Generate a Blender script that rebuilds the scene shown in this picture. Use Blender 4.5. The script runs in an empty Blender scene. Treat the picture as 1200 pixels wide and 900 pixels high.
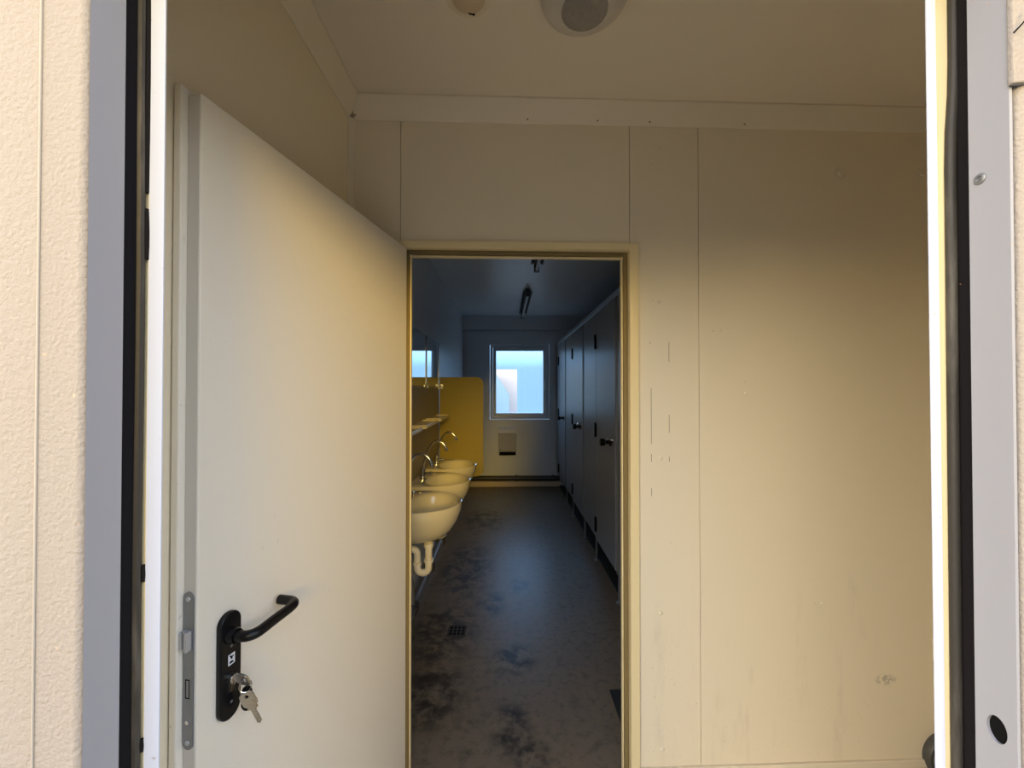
import bpy, bmesh, math, random
from mathutils import Vector, Matrix
random.seed(7)
PI = math.pi
scene = bpy.context.scene
col = scene.collection

# ------------------------------------------------------------------ helpers
def BM():
    return bmesh.new()

def box(bm, x0, x1, y0, y1, z0, z1):
    vs = [bm.verts.new(p) for p in ((x0,y0,z0),(x1,y0,z0),(x1,y1,z0),(x0,y1,z0),(x0,y0,z1),(x1,y0,z1),(x1,y1,z1),(x0,y1,z1))]
    for f in ((0,3,2,1),(4,5,6,7),(0,1,5,4),(1,2,6,5),(2,3,7,6),(3,0,4,7)):
        bm.faces.new([vs[i] for i in f])

def prism(bm, poly, fn, a, b):
    """extrude a closed 2-D polygon from a to b; fn(p, q, h) gives the 3-D point"""
    va = [bm.verts.new(fn(p, q, a)) for p, q in poly]
    vb = [bm.verts.new(fn(p, q, b)) for p, q in poly]
    n = len(poly)
    for i in range(n):
        j = (i + 1) % n
        bm.faces.new((va[i], va[j], vb[j], vb[i]))
    bm.faces.new(list(reversed(va)))
    bm.faces.new(vb)

def smooth_path(pts, n=6):
    """Catmull-Rom through the given points"""
    P = [Vector(p) for p in pts]
    P = [P[0] * 2 - P[1]] + P + [P[-1] * 2 - P[-2]]
    out = []
    for i in range(1, len(P) - 2):
        for k in range(n):
            t = k / n
            a, b, c, d = P[i-1], P[i], P[i+1], P[i+2]
            out.append(0.5 * ((2*b) + (c-a)*t + (2*a-5*b+4*c-d)*t*t + (3*b-a-3*c+d)*t**3))
    out.append(P[-2])
    return out

def tube(bm, pts, r, n=12, caps=True):
    P = [Vector(p) for p in pts]
    rs = r if isinstance(r, (list, tuple)) else [r] * len(P)
    rings = []
    prev = None
    for i, p in enumerate(P):
        t = (P[min(i+1, len(P)-1)] - P[max(i-1, 0)]).normalized()
        if prev is None:
            up = Vector((0,0,1)) if abs(t.z) < 0.9 else Vector((1,0,0))
            u = t.cross(up).normalized()
        else:
            u = (prev - t * prev.dot(t)).normalized()
        prev = u
        v = t.cross(u)
        rings.append([bm.verts.new(p + (u*math.cos(2*PI*k/n) + v*math.sin(2*PI*k/n))*rs[i]) for k in range(n)])
    for a, b in zip(rings, rings[1:]):
        for k in range(n):
            bm.faces.new((a[k], a[(k+1)%n], b[(k+1)%n], b[k]))
    if caps:
        bm.faces.new(list(reversed(rings[0])))
        bm.faces.new(rings[-1])

def lathe(bm, prof, o, axis='z', n=32):
    """prof: list of (radius, height along axis)"""
    o = Vector(o)
    ax = {'x': (Vector((0,1,0)), Vector((0,0,1)), Vector((1,0,0))),
          'y': (Vector((1,0,0)), Vector((0,0,1)), Vector((0,1,0))),
          'z': (Vector((1,0,0)), Vector((0,1,0)), Vector((0,0,1)))}[axis]
    rings = []
    for r, h in prof:
        if r < 1e-6:
            rings.append([bm.verts.new(o + ax[2]*h)])
        else:
            rings.append([bm.verts.new(o + ax[2]*h + (ax[0]*math.cos(2*PI*k/n) + ax[1]*math.sin(2*PI*k/n))*r) for k in range(n)])
    for a, b in zip(rings, rings[1:]):
        for k in range(n):
            q = [a[k % len(a)], a[(k+1) % len(a)], b[(k+1) % len(b)], b[k % len(b)]]
            u = []
            for w in q:
                if w not in u:
                    u.append(w)
            if len(u) > 2:
                bm.faces.new(u)

def rrect(x0, x1, y0, y1, r, n=8, corners=(1,1,1,1)):
    pts = []
    for (cx, cy, a0, use) in ((x1-r, y0+r, -90, corners[0]), (x1-r, y1-r, 0, corners[1]), (x0+r, y1-r, 90, corners[2]), (x0+r, y0+r, 180, corners[3])):
        if use:
            for k in range(n+1):
                a = math.radians(a0 + 90*k/n)
                pts.append((cx + r*math.cos(a), cy + r*math.sin(a)))
        else:
            pts.append((x1 if a0 in (-90, 0) else x0, y0 if a0 in (-90, 180) else y1))
    return pts

def obj(name, bm, mat, parent=None, smooth=False, bevel=0.0, seg=2):
    bmesh.ops.recalc_face_normals(bm, faces=bm.faces[:])
    me = bpy.data.meshes.new(name)
    bm.to_mesh(me)
    bm.free()
    me.materials.append(mat)
    if smooth:
        for p in me.polygons:
            p.use_smooth = True
        try:
            me.set_sharp_from_angle(angle=math.radians(42))
        except Exception:
            pass
    o = bpy.data.objects.new(name, me)
    col.objects.link(o)
    if parent is not None:
        o.parent = parent
    if bevel:
        b = o.modifiers.new('edge', 'BEVEL')
        b.width = bevel
        b.segments = seg
        b.limit_method = 'ANGLE'
    return o

def tag(o, label, cat, group=None):
    o['label'] = label
    o['category'] = cat
    if group:
        o['group'] = group
    return o

def thing(name, label, cat, loc=(0,0,0), rz=0.0, group=None):
    o = bpy.data.objects.new(name, None)
    o.empty_display_size = 0.05
    col.objects.link(o)
    o.location = loc
    o.rotation_euler = (0, 0, rz)
    return tag(o, label, cat, group)

def struct(o):
    o['kind'] = 'structure'
    return o

def dup(root, loc, label=None):
    r = root.copy()
    col.objects.link(r)
    r.location = loc
    if label:
        r['label'] = label
    for ch in list(root.children):
        c = ch.copy()
        col.objects.link(c)
        c.parent = r
        for g in list(ch.children):
            d = g.copy()
            col.objects.link(d)
            d.parent = c
    return r

def holed_plate(outer, hole, fn, a, b):
    """flat plate with one hole, bridged ring by ring: outer and hole are closed polygons"""
    bm = BM()
    def fill(h):
        vo = [bm.verts.new(fn(p, q, h)) for p, q in outer]
        vi = [bm.verts.new(fn(p, q, h)) for p, q in hole]
        es = [bm.edges.new((vo[i], vo[(i+1) % len(vo)])) for i in range(len(vo))]
        es += [bm.edges.new((vi[i], vi[(i+1) % len(vi)])) for i in range(len(vi))]
        bmesh.ops.triangle_fill(bm, use_beauty=True, use_dissolve=False, edges=es)
        return vo, vi
    A = fill(a)
    B = fill(b)
    for u, w in zip(A, B):
        for i in range(len(u)):
            j = (i+1) % len(u)
            bm.faces.new((u[i], u[j], w[j], w[i]))
    return bm

# ------------------------------------------------------------------ materials
def mat(name, color, rough=0.5, metal=0.0, bump=0.0, bscale=60.0, spec=0.5, coat=0.0):
    m = bpy.data.materials.new(name)
    m.use_nodes = True
    nt = m.node_tree
    b = nt.nodes['Principled BSDF']
    b.inputs['Base Color'].default_value = (*color, 1)
    b.inputs['Roughness'].default_value = rough
    b.inputs['Metallic'].default_value = metal
    b.inputs['Specular IOR Level'].default_value = spec
    b.inputs['Coat Weight'].default_value = coat
    tc = nt.nodes.new('ShaderNodeTexCoord')
    n = nt.nodes.new('ShaderNodeTexNoise')
    n.inputs['Scale'].default_value = bscale
    n.inputs['Detail'].default_value = 4
    nt.links.new(tc.outputs['Object'], n.inputs['Vector'])
    if bump:
        bp = nt.nodes.new('ShaderNodeBump')
        bp.inputs['Strength'].default_value = bump
        bp.inputs['Distance'].default_value = 0.004
        nt.links.new(n.outputs['Fac'], bp.inputs['Height'])
        nt.links.new(bp.outputs['Normal'], b.inputs['Normal'])
    # a little unevenness in the gloss
    mr = nt.nodes.new('ShaderNodeMapRange')
    mr.inputs['To Min'].default_value = max(0.0, rough - 0.05)
    mr.inputs['To Max'].default_value = min(1.0, rough + 0.05)
    nt.links.new(n.outputs['Fac'], mr.inputs['Value'])
    nt.links.new(mr.outputs['Result'], b.inputs['Roughness'])
    return m

def add_dirt(m, color, scale, lo, hi, detail=6, stretch=(1,1,1), amount=1.0, chain=None):
    """mix a stain colour over the base colour where a noise is high"""
    nt = m.node_tree
    b = nt.nodes['Principled BSDF']
    tc = nt.nodes.new('ShaderNodeTexCoord')
    mp = nt.nodes.new('ShaderNodeMapping')
    mp.inputs['Scale'].default_value = stretch
    n = nt.nodes.new('ShaderNodeTexNoise')
    n.inputs['Scale'].default_value = scale
    n.inputs['Detail'].default_value = detail
    n.inputs['Roughness'].default_value = 0.65
    r = nt.nodes.new('ShaderNodeMapRange')
    r.interpolation_type = 'SMOOTHSTEP'
    r.inputs['From Min'].default_value = lo
    r.inputs['From Max'].default_value = hi
    r.inputs['To Max'].default_value = amount
    mx = nt.nodes.new('ShaderNodeMix')
    mx.data_type = 'RGBA'
    nt.links.new(tc.outputs['Object'], mp.inputs['Vector'])
    nt.links.new(mp.outputs['Vector'], n.inputs['Vector'])
    nt.links.new(n.outputs['Fac'], r.inputs['Value'])
    fac = r.outputs['Result']
    if chain:                       # a patch mask: list of (centre, half size) in object space
        fac = chain(nt, tc, fac)
    nt.links.new(fac, mx.inputs['Factor'])
    src = b.inputs['Base Color']
    if src.is_linked:
        nt.links.new(src.links[0].from_socket, mx.inputs['A'])
    else:
        mx.inputs['A'].default_value = src.default_value[:]
    mx.inputs['B'].default_value = (*color, 1)
    nt.links.new(mx.outputs['Result'], src)

def patch_mask(patches):
    """multiply the noise by the union of soft ellipsoid patches"""
    def f(nt, tc, fac):
        total = None
        for c, s in patches:
            sub = nt.nodes.new('ShaderNodeVectorMath'); sub.operation = 'SUBTRACT'
            sub.inputs[1].default_value = c
            nt.links.new(tc.outputs['Object'], sub.inputs[0])
            mul = nt.nodes.new('ShaderNodeVectorMath'); mul.operation = 'MULTIPLY'
            mul.inputs[1].default_value = [1.0/v for v in s]
            nt.links.new(sub.outputs[0], mul.inputs[0])
            ln = nt.nodes.new('ShaderNodeVectorMath'); ln.operation = 'LENGTH'
            nt.links.new(mul.outputs[0], ln.inputs[0])
            mr = nt.nodes.new('ShaderNodeMapRange'); mr.interpolation_type = 'SMOOTHSTEP'
            mr.inputs['From Min'].default_value = 1.0
            mr.inputs['From Max'].default_value = 0.35
            nt.links.new(ln.outputs['Value'], mr.inputs['Value'])
            if total is None:
                total = mr.outputs['Result']
            else:
                mxx = nt.nodes.new('ShaderNodeMath'); mxx.operation = 'MAXIMUM'
                nt.links.new(total, mxx.inputs[0]); nt.links.new(mr.outputs['Result'], mxx.inputs[1])
                total = mxx.outputs[0]
        m = nt.nodes.new('ShaderNodeMath'); m.operation = 'MULTIPLY'
        nt.links.new(total, m.inputs[0]); nt.links.new(fac, m.inputs[1])
        return m.outputs[0]
    return f

CREAM = (0.85, 0.765, 0.585)
M_wall = mat('cream_panel_paint', CREAM, 0.55, bump=0.12, bscale=220)
M_part = mat('cream_partition_paint', CREAM, 0.5, bump=0.12, bscale=220)
add_dirt(M_part, (0.42, 0.35, 0.27), 9, 0.52, 0.80, stretch=(1.6, 1, 0.35), amount=0.30,
         chain=patch_mask([((1.05, 0, 0.22), (0.55, 0.3, 0.42)), ((1.25, 0, 0.5), (0.3, 0.3, 0.35)), ((0.62, 0, 0.35), (0.16, 0.3, 0.5))]))
add_dirt(M_part, (0.36, 0.31, 0.25), 60, 0.44, 0.56, stretch=(1, 1, 1), amount=0.65,
         chain=patch_mask([((1.475, 0, 0.338), (0.055, 0.2, 0.028))]))
add_dirt(M_part, (0.30, 0.22, 0.14), 130, 0.66, 0.74, amount=0.7, detail=2,
         chain=patch_mask([((0.62, 0, 0.25), (0.2, 0.3, 0.55)), ((1.1, 0, 0.15), (0.7, 0.3, 0.2))]))
M_ceil = mat('cream_ceiling_paint', (0.78, 0.71, 0.58), 0.6, bump=0.1, bscale=160)
M_trim = mat('cream_trim_paint', (0.82, 0.745, 0.585), 0.5)
M_cor = mat('grey_white_corridor_panel', (0.66, 0.69, 0.72), 0.38, bump=0.08, bscale=120)
M_door = mat('off_white_door_paint', (0.86, 0.80, 0.68), 0.42, bump=0.12, bscale=260)
add_dirt(M_door, (0.45, 0.37, 0.27), 55, 0.66, 0.76, amount=0.35, detail=3)
M_edge = mat('door_edge_paint', (0.66, 0.63, 0.57), 0.45)
M_frame = mat('steel_door_frame_paint', (0.82, 0.70, 0.42), 0.4)
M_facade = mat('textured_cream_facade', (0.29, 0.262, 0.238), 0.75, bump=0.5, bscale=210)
M_highlight = mat('cream_crease_highlight', (0.37, 0.34, 0.30), 0.6)
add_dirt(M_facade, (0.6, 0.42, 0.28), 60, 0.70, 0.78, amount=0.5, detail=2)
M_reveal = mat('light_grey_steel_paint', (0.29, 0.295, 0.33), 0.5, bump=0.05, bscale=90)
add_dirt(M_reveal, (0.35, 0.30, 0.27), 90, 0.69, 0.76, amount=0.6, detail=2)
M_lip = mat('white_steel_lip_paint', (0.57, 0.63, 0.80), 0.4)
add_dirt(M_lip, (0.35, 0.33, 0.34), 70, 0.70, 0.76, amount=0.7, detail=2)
M_black = mat('black_rubber', (0.010, 0.009, 0.010), 0.85, bump=0.4, bscale=40, spec=0.08)
M_gask = mat('worn_grey_rubber', (0.032, 0.029, 0.025), 0.5, bump=0.3, bscale=50, spec=0.25)
add_dirt(M_gask, (0.10, 0.09, 0.075), 40, 0.5, 0.7, stretch=(1, 1, 0.12), amount=0.7)
M_plast = mat('black_nylon', (0.006, 0.006, 0.007), 0.30, spec=0.22)
M_chrome = mat('chrome', (0.75, 0.75, 0.76), 0.12, 1.0)
M_nickel = mat('nickel_brass', (0.62, 0.57, 0.50), 0.28, 1.0, bump=0.05, bscale=300)
M_steel = mat('dull_steel', (0.27, 0.28, 0.30), 0.42, 0.75)
M_latch = mat('grey_latch_steel', (0.50, 0.52, 0.56), 0.35, 0.5)
M_alu = mat('aluminium', (0.55, 0.55, 0.56), 0.35, 0.8)
M_ceram = mat('cream_ceramic', (0.66, 0.60, 0.44), 0.12, coat=0.6)
M_pvc = mat('cream_white_plastic', (0.80, 0.75, 0.63), 0.35)
M_greypipe = mat('grey_waste_pipe', (0.16, 0.16, 0.17), 0.35)
M_darkpipe = mat('dark_heating_pipe', (0.035, 0.033, 0.033), 0.45)
M_screen = mat('mustard_laminate', (0.31, 0.238, 0.045), 0.45)
M_cub = mat('grey_cubicle_laminate', (0.25, 0.255, 0.265), 0.36, bump=0.05, bscale=30)
M_splash = mat('brown_grey_splashback', (0.30, 0.25, 0.20), 0.4)
M_shelf = mat('cream_shelf_ceramic', (0.70, 0.64, 0.50), 0.25)
M_kerb = mat('beige_kerb', (0.55, 0.45, 0.33), 0.6)
M_white = mat('white_enamel', (0.75, 0.75, 0.74), 0.35)
M_dark = mat('dark_void', (0.008, 0.008, 0.008), 0.95, spec=0.02)
M_mat = mat('dark_blue_grey_mat', (0.022, 0.024, 0.03), 0.9, bump=0.5, bscale=300)
M_drain = mat('dark_drain_steel', (0.05, 0.045, 0.04), 0.5, 0.5)
M_cap = mat('dark_grey_plastic', (0.075, 0.073, 0.07), 0.5)
M_capface = mat('mid_grey_plastic', (0.13, 0.125, 0.118), 0.45)
M_stick = mat('white_sticker', (0.75, 0.75, 0.78), 0.5)
M_rust = mat('rusty_screw', (0.30, 0.13, 0.05), 0.6, 0.3)
M_scr = mat('brown_scratch', (0.30, 0.22, 0.13), 0.8)
M_screw = mat('painted_screw', (0.66, 0.60, 0.48), 0.4)
M_detect = mat('ivory_plastic', (0.74, 0.66, 0.52), 0.45)
M_detect2 = mat('aged_ivory_plastic', (0.62, 0.50, 0.34), 0.5)

# mirror and glass
M_mirror = mat('mirror_glass', (0.86, 0.88, 0.88), 0.02, 1.0)
def glass_mat(name, tint, frost):
    m = bpy.data.materials.new(name)
    m.use_nodes = True
    nt = m.node_tree
    nt.nodes.remove(nt.nodes['Principled BSDF'])
    out = nt.nodes['Material Output']
    tr = nt.nodes.new('ShaderNodeBsdfTransparent'); tr.inputs['Color'].default_value = (*tint, 1)
    tl = nt.nodes.new('ShaderNodeBsdfTranslucent'); tl.inputs['Color'].default_value = (*tint, 1)
    gl = nt.nodes.new('ShaderNodeBsdfGlossy'); gl.inputs['Roughness'].default_value = 0.05
    n = nt.nodes.new('ShaderNodeTexNoise'); n.inputs['Scale'].default_value = 90
    mr = nt.nodes.new('ShaderNodeMapRange')
    mr.inputs['To Min'].default_value = frost - 0.06; mr.inputs['To Max'].default_value = frost + 0.06
    m1 = nt.nodes.new('ShaderNodeMixShader'); m2 = nt.nodes.new('ShaderNodeMixShader')
    m2.inputs['Fac'].default_value = 0.06
    nt.links.new(n.outputs['Fac'], mr.inputs['Value'])
    nt.links.new(mr.outputs['Result'], m1.inputs['Fac'])
    nt.links.new(tr.outputs[0], m1.inputs[1]); nt.links.new(tl.outputs[0], m1.inputs[2])
    nt.links.new(m1.outputs[0], m2.inputs[1]); nt.links.new(gl.outputs[0], m2.inputs[2])
    nt.links.new(m2.outputs[0], out.inputs['Surface'])
    return m
M_glass = glass_mat('dusty_window_glass', (0.92, 0.96, 0.98), 0.10)

# ribbed lamp glass
M_dish = mat('milky_lamp_dish', (0.60, 0.565, 0.50), 0.35, bump=0.25, bscale=220)
M_dome = mat('prismatic_lamp_glass', (0.42, 0.39, 0.36), 0.16, coat=0.5)
def ribbed(m, sx, sy):
    nt = m.node_tree
    b = nt.nodes['Principled BSDF']
    b.inputs['Transmission Weight'].default_value = 0.35
    tc = nt.nodes.new('ShaderNodeTexCoord')
    w = nt.nodes.new('ShaderNodeTexVoronoi'); w.inputs['Scale'].default_value = sx
    bp = nt.nodes.new('ShaderNodeBump'); bp.inputs['Strength'].default_value = 0.7; bp.inputs['Distance'].default_value = 0.004
    nt.links.new(tc.outputs['Object'], w.inputs['Vector'])
    nt.links.new(w.outputs['Distance'], bp.inputs['Height'])
    nt.links.new(bp.outputs['Normal'], b.inputs['Normal'])
ribbed(M_dome, 120, 1)

# floor: worn dark vinyl
M_floor = mat('worn_grey_vinyl', (0.20, 0.16, 0.118), 0.34, bump=0.22, bscale=120)
add_dirt(M_floor, (0.24, 0.185, 0.115), 2.2, 0.40, 0.72, amount=0.6)
add_dirt(M_floor, (0.085, 0.068, 0.05), 26, 0.48, 0.66, detail=8, amount=0.55)
add_dirt(M_floor, (0.05, 0.042, 0.035), 7.5, 0.54, 0.74, amount=0.6, detail=9)
STAINS = [((-0.38, 2.45, 0), (0.28, 0.45, 1)), ((-0.33, 3.3, 0), (0.3, 0.7, 1)), ((0.02, 1.75, 0), (0.12, 0.2, 1)), ((-0.36, 1.95, 0), (0.22, 0.3, 1)),
          ((0.05, 2.2, 0), (0.16, 0.16, 1)), ((-0.1, 2.75, 0), (0.14, 0.2, 1)), ((0.1, 3.0, 0), (0.1, 0.16, 1)), ((-0.25, 4.5, 0), (0.3, 0.5, 1)), ((0.1, 1.62, 0), (0.1, 0.12, 1))]
add_dirt(M_floor, (0.015, 0.013, 0.012), 11, 0.38, 0.60, amount=0.92, detail=8, chain=patch_mask(STAINS))
add_dirt(M_floor, (0.27, 0.25, 0.22), 60, 0.66, 0.75, amount=0.5, detail=3)
M_lobbyfloor = mat('pale_lobby_vinyl', (0.48, 0.41, 0.31), 0.5, bump=0.1, bscale=70)
M_ground = mat('concrete_yard', (0.27, 0.225, 0.165), 0.85, bump=0.3, bscale=12)
M_neigh = mat('white_cabin_paint', (0.48, 0.43, 0.44), 0.6)
M_neigh2 = mat('warm_cream_cabin_paint', (0.80, 0.66, 0.40), 0.6)
M_roofdark = mat('grey_blue_roof', (0.20, 0.33, 0.46), 0.7)

# ------------------------------------------------------------------ main dimensions (metres)
ZC = 2.55            # ceiling
XL, XLc, XR = -0.59, -0.645, 1.92
YP = 1.52            # lobby partition
YF = 6.06            # window wall
PROT = math.radians(1.1)

def on_partition(o):
    o.location = (0, YP, 0)
    o.rotation_euler = (0, 0, PROT)
    return o

# ------------------------------------------------------------------ shell
bm = BM(); box(bm, -0.72, XR+0.08, YP+0.022, YF+0.1, -0.06, 0.0)
floor = struct(obj('floor', bm, M_floor))
bm = BM(); box(bm, -0.72, XR+0.08, 0.53, YP+0.022, -0.06, 0.0)
struct(obj('floor_lobby', bm, M_lobbyfloor))
bm = BM()
box(bm, -0.72, XR+0.08, YP+0.03, YF+0.1, ZC, ZC+0.08)
struct(obj('ceiling', bm, M_cor))
bm = BM()
box(bm, -0.72, XR+0.08, 0.47, YP+0.03, ZC, ZC+0.08)
struct(obj('ceiling_lobby', bm, M_ceil))
bm = BM(); box(bm, XL-0.12, XL, 0.53, YP+0.03, 0.0, ZC)
struct(obj('wall_left', bm, M_wall))
bm = BM(); box(bm, XLc-0.08, XLc, YP+0.03, YF+0.1, 0.0, ZC)
struct(obj('wall_washroom_left', bm, M_cor))
bm = BM(); box(bm, XR, XR+0.08, 0.53, YF+0.1, 0.0, ZC)
struct(obj('wall_right', bm, M_wall))

# window wall, with its opening
WX0, WX1, WZ0, WZ1 = -0.245, 0.655, 1.00, 2.13
bm = BM()
for b in ((XLc-0.08, WX0, 0, ZC), (WX1, XR+0.08, 0, ZC), (WX0, WX1, 0, WZ0), (WX0, WX1, WZ1, ZC)):
    box(bm, b[0], b[1], YF, YF+0.1, b[2], b[3])
box(bm, XLc, XR, YF-0.06, YF, 2.345, ZC)                      # boxed header under the roof beam
wb = struct(obj('wall_back', bm, M_cor))
outer = rrect(-0.61, 0.745, 0.06, 2.325, 0.07, corners=(0, 0, 1, 0))
hole = [(WX0, WZ0), (WX1, WZ0), (WX1, WZ1), (WX0, WZ1)]
bm = holed_plate(outer, hole, lambda p, q, h: (p, h, q), YF-0.020, YF-0.0005)
struct(obj('lining_panel', bm, M_cor, wb, bevel=0.004))

# window
win = bpy.data.objects.new('window_1', None); col.objects.link(win); win.location = (0, YF, 0); struct(win)
def ring(bm, x0, x1, z0, z1, w, y0, y1):
    box(bm, x0, x0+w, y0, y1, z0, z1); box(bm, x1-w, x1, y0, y1, z0, z1)
    box(bm, x0+w, x1-w, y0, y1, z0, z0+w); box(bm, x0+w, x1-w, y0, y1, z1-w, z1)
bm = BM(); ring(bm, WX0+0.006, WX1-0.006, WZ0+0.006, WZ1-0.006, 0.04, -0.028, 0.06)
obj('frame', bm, M_cor, win, bevel=0.004)
bm = BM(); ring(bm, WX0+0.05, WX1-0.05, WZ0+0.05, WZ1-0.05, 0.046, -0.042, 0.05)
sash = obj('sash', bm, M_cor, win, bevel=0.005)
bm = BM(); box(bm, WX0+0.092, WX1-0.092, 0.005, 0.011, WZ0+0.092, WZ1-0.092)
obj('glass', bm, M_glass, win)
bm = BM(); box(bm, 0.578, 0.594, -0.055, -0.042, 1.47, 1.56); tube(bm, [(0.586, -0.055, 1.53), (0.586, -0.085, 1.53), (0.586, -0.09, 1.44)], 0.008, 8)
obj('handle', bm, M_white, win, bevel=0.002)

# lobby partition: four cream panels with open joints in front of a core
DX0, DX1, DZ = -0.418, 0.505, 2.023       # outside of the steel frame
bm = BM()
g = 0.0014
pan = [(XL+0.002, DX0+0.004, 0.0, ZC), (DX0+0.004, -0.398-g, DZ-0.002, ZC), (-0.398+g, 0.475-g, DZ-0.002, ZC), (0.475+g, 0.744-g, 0.0, ZC), (0.744+g, 1.90, 0.0, ZC)]
for x0, x1, z0, z1 in pan:
    if z0 == 0.0 and x0 > 0.4 and x0 < 0.6:
        box(bm, DX1-0.006, x1, 0, 0.012, 0.032, DZ-0.002)
        box(bm, x0, x1, 0, 0.012, DZ-0.002, z1)
    else:
        box(bm, x0, x1, 0, 0.012, max(z0, 0.032), z1)
box(bm, XL-0.04, DX0+0.004, 0.012, 0.07, 0, ZC); box(bm, DX1-0.004, 1.95, 0.012, 0.07, 0, ZC); box(bm, DX0, DX1, 0.012, 0.07, DZ-0.004, ZC)
wp = struct(on_partition(obj('wall_partition', bm, M_part)))
# painted screw heads and old fixings in the partition
def p_at(u, v):
    """partition-local x, z for a photo point"""
    x = (u - 593) * YP / 470.0
    y = YP + x * math.tan(PROT)
    k = (y + 0.0149 * x) / 470.0
    return (u - 593) * k, 1.47 + (455 - v) * k
for (u, v, r) in ((773, 172, .0065), (766, 190, .003), (773, 354, .006), (765, 352, .003), (774, 537, .0075), (773, 717, .008), (775, 874, .008),
                  (873, 447, .005), (874, 461, .006), (837, 387, .005), (845, 387, .005), (786, 636, .003), (953, 706, .004), (961, 706, .004)):
    x, z = p_at(u, v)
    bm = BM(); lathe(bm, [(r, 0.0), (r, -0.002), (r*0.7, -0.004), (0, -0.0045)], (x, 0, z), 'y', 14)
    obj('screw_head', bm, M_trim, wp, smooth=True)
for (u, v) in ((987, 202), (1083, 202)):
    x, z = p_at(u, v)
    bm = BM(); lathe(bm, [(0.024, 0.0), (0.023, -0.002), (0.012, -0.003), (0.010, -0.007), (0.006, -0.008), (0, -0.006)], (x, 0, z), 'y', 24)
    obj('screw_washer', bm, M_trim, wp, smooth=True)
for (u, v0, v1) in ((784, 401, 424), (784, 486, 507), (784, 535, 541), (763, 455, 520), (763, 532, 541), (763, 572, 581), (762, 401, 403)):
    x, z1 = p_at(u, v0); _, z0 = p_at(u, v1)
    bm = BM(); box(bm, x-0.0009, x+0.0009, -0.0006, 0.002, z0, z1)
    obj('scratch', bm, M_scr, wp)
# small rectangular cover low by the right jamb
x, z1 = p_at(1090.5, 747); _, z0 = p_at(1090, 772)
bm = BM(); box(bm, x, x+0.09, -0.004, 0.002, z0, z1)
obj('cover_plate', bm, M_part, wp, bevel=0.001)

# skirting of the partition
bm = BM(); box(bm, DX1, 1.9, -0.008, 0.02, 0.0, 0.030)
struct(on_partition(obj('baseboard_partition', bm, M_trim, bevel=0.002)))

# coving
cv = 0.048
bm = BM(); prism(bm, [(0, ZC), (-cv, ZC), (-cv, ZC-0.006), (-0.006, ZC-0.072), (0, ZC-0.072)], lambda p, q, h: (h, p, q), XL+0.02, 1.9)
t1 = struct(on_partition(obj('trim_1', bm, M_trim, bevel=0.002)))
for u, v in ((416, 138), (618, 141), (700, 144), (761, 146), (872, 149)):
    x, z = p_at(u, v)
    bm = BM(); lathe(bm, [(0.0035, 0), (0.0035, -0.002), (0, -0.003)], (x, -0.0125, ZC-0.060), 'y', 10)
    obj('nail_head', bm, M_scr, t1)
bm = BM(); prism(bm, [(XL, ZC), (XL+cv, ZC), (XL+cv, ZC-0.006), (XL+0.006, ZC-0.072), (XL, ZC-0.072)], lambda p, q, h: (p, h, q), 0.53, YP-0.03)
struct(obj('trim_2', bm, M_trim, bevel=0.002))
bm = BM(); prism(bm, [(XL, 0), (XL+0.022, 0), (XL+0.022, -0.006), (XL+0.006, -0.02), (XL, -0.02)], lambda p, q, h: (p, q, h), 0.0, ZC-0.07)
struct(on_partition(obj('trim_3', bm, M_trim)))

# steel frame of the partition doorway
fr = struct(on_partition(bpy.data.objects.new('door_1', None))); col.objects.link(fr)
def casing(w, rb):
    return [(0, -0.012), (w, -0.012), (w+0.001, 0.022), (w+rb, 0.022), (w+rb+0.001, 0.014), (w+rb+0.005, 0.014), (w+rb+0.005, 0.032), (0, 0.032)]
CW, CT = 0.033, 0.025
for sx, x0 in ((1, DX0), (-1, DX1)):
    p = casing(CW, 0.020)
    bm = BM(); prism(bm, [(x0 + sx*a, b) for a, b in ((0, -0.012), (CW, -0.012), (CW, 0.032), (0, 0.032))], lambda p, q, h: (p, q, h), 0, DZ-0.001)
    prism(bm, [(x0 + sx*a, b) for a, b in p[2:7] + [(CW, 0.032)]], lambda p, q, h: (p, q, h), 0, DZ-CT)
    obj('jamb', bm, M_frame, fr)
bm = BM(); prism(bm, [(DZ - a, b) for a, b in casing(CT, 0.022)], lambda p, q, h: (h, q, p), DX0+CW, DX1-CW)
obj('head', bm, M_frame, fr)
M_seal = mat('brown_door_seal', (0.20, 0.145, 0.055), 0.7)
for sx, x0 in ((1, DX0+CW+0.002), (-1, DX1-CW-0.002)):
    bm = BM(); box(bm, min(x0, x0+sx*0.017), max(x0, x0+sx*0.017), 0.012, 0.0225, 0, DZ-CT-0.002); obj('seal', bm, M_seal, fr, bevel=0.003)
bm = BM(); box(bm, DX0+CW+0.019, DX1-CW-0.019, 0.012, 0.0225, DZ-CT-0.019, DZ-CT-0.002); obj('seal', bm, M_seal, fr, bevel=0.003)

# ------------------------------------------------------------------ entrance: facade and outer frame
YE = 0.5
def zprism(poly, z0, z1):
    bm = BM(); prism(bm, poly, lambda p, q, h: (p, q, h), z0, z1); return bm
ZT = 2.03
def arc(cx, cy, r, a0, a1, n=5):
    return [(cx + r*math.cos(math.radians(a0+(a1-a0)*k/n)), cy + r*math.sin(math.radians(a0+(a1-a0)*k/n))) for k in range(n+1)]
bm = BM()
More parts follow.
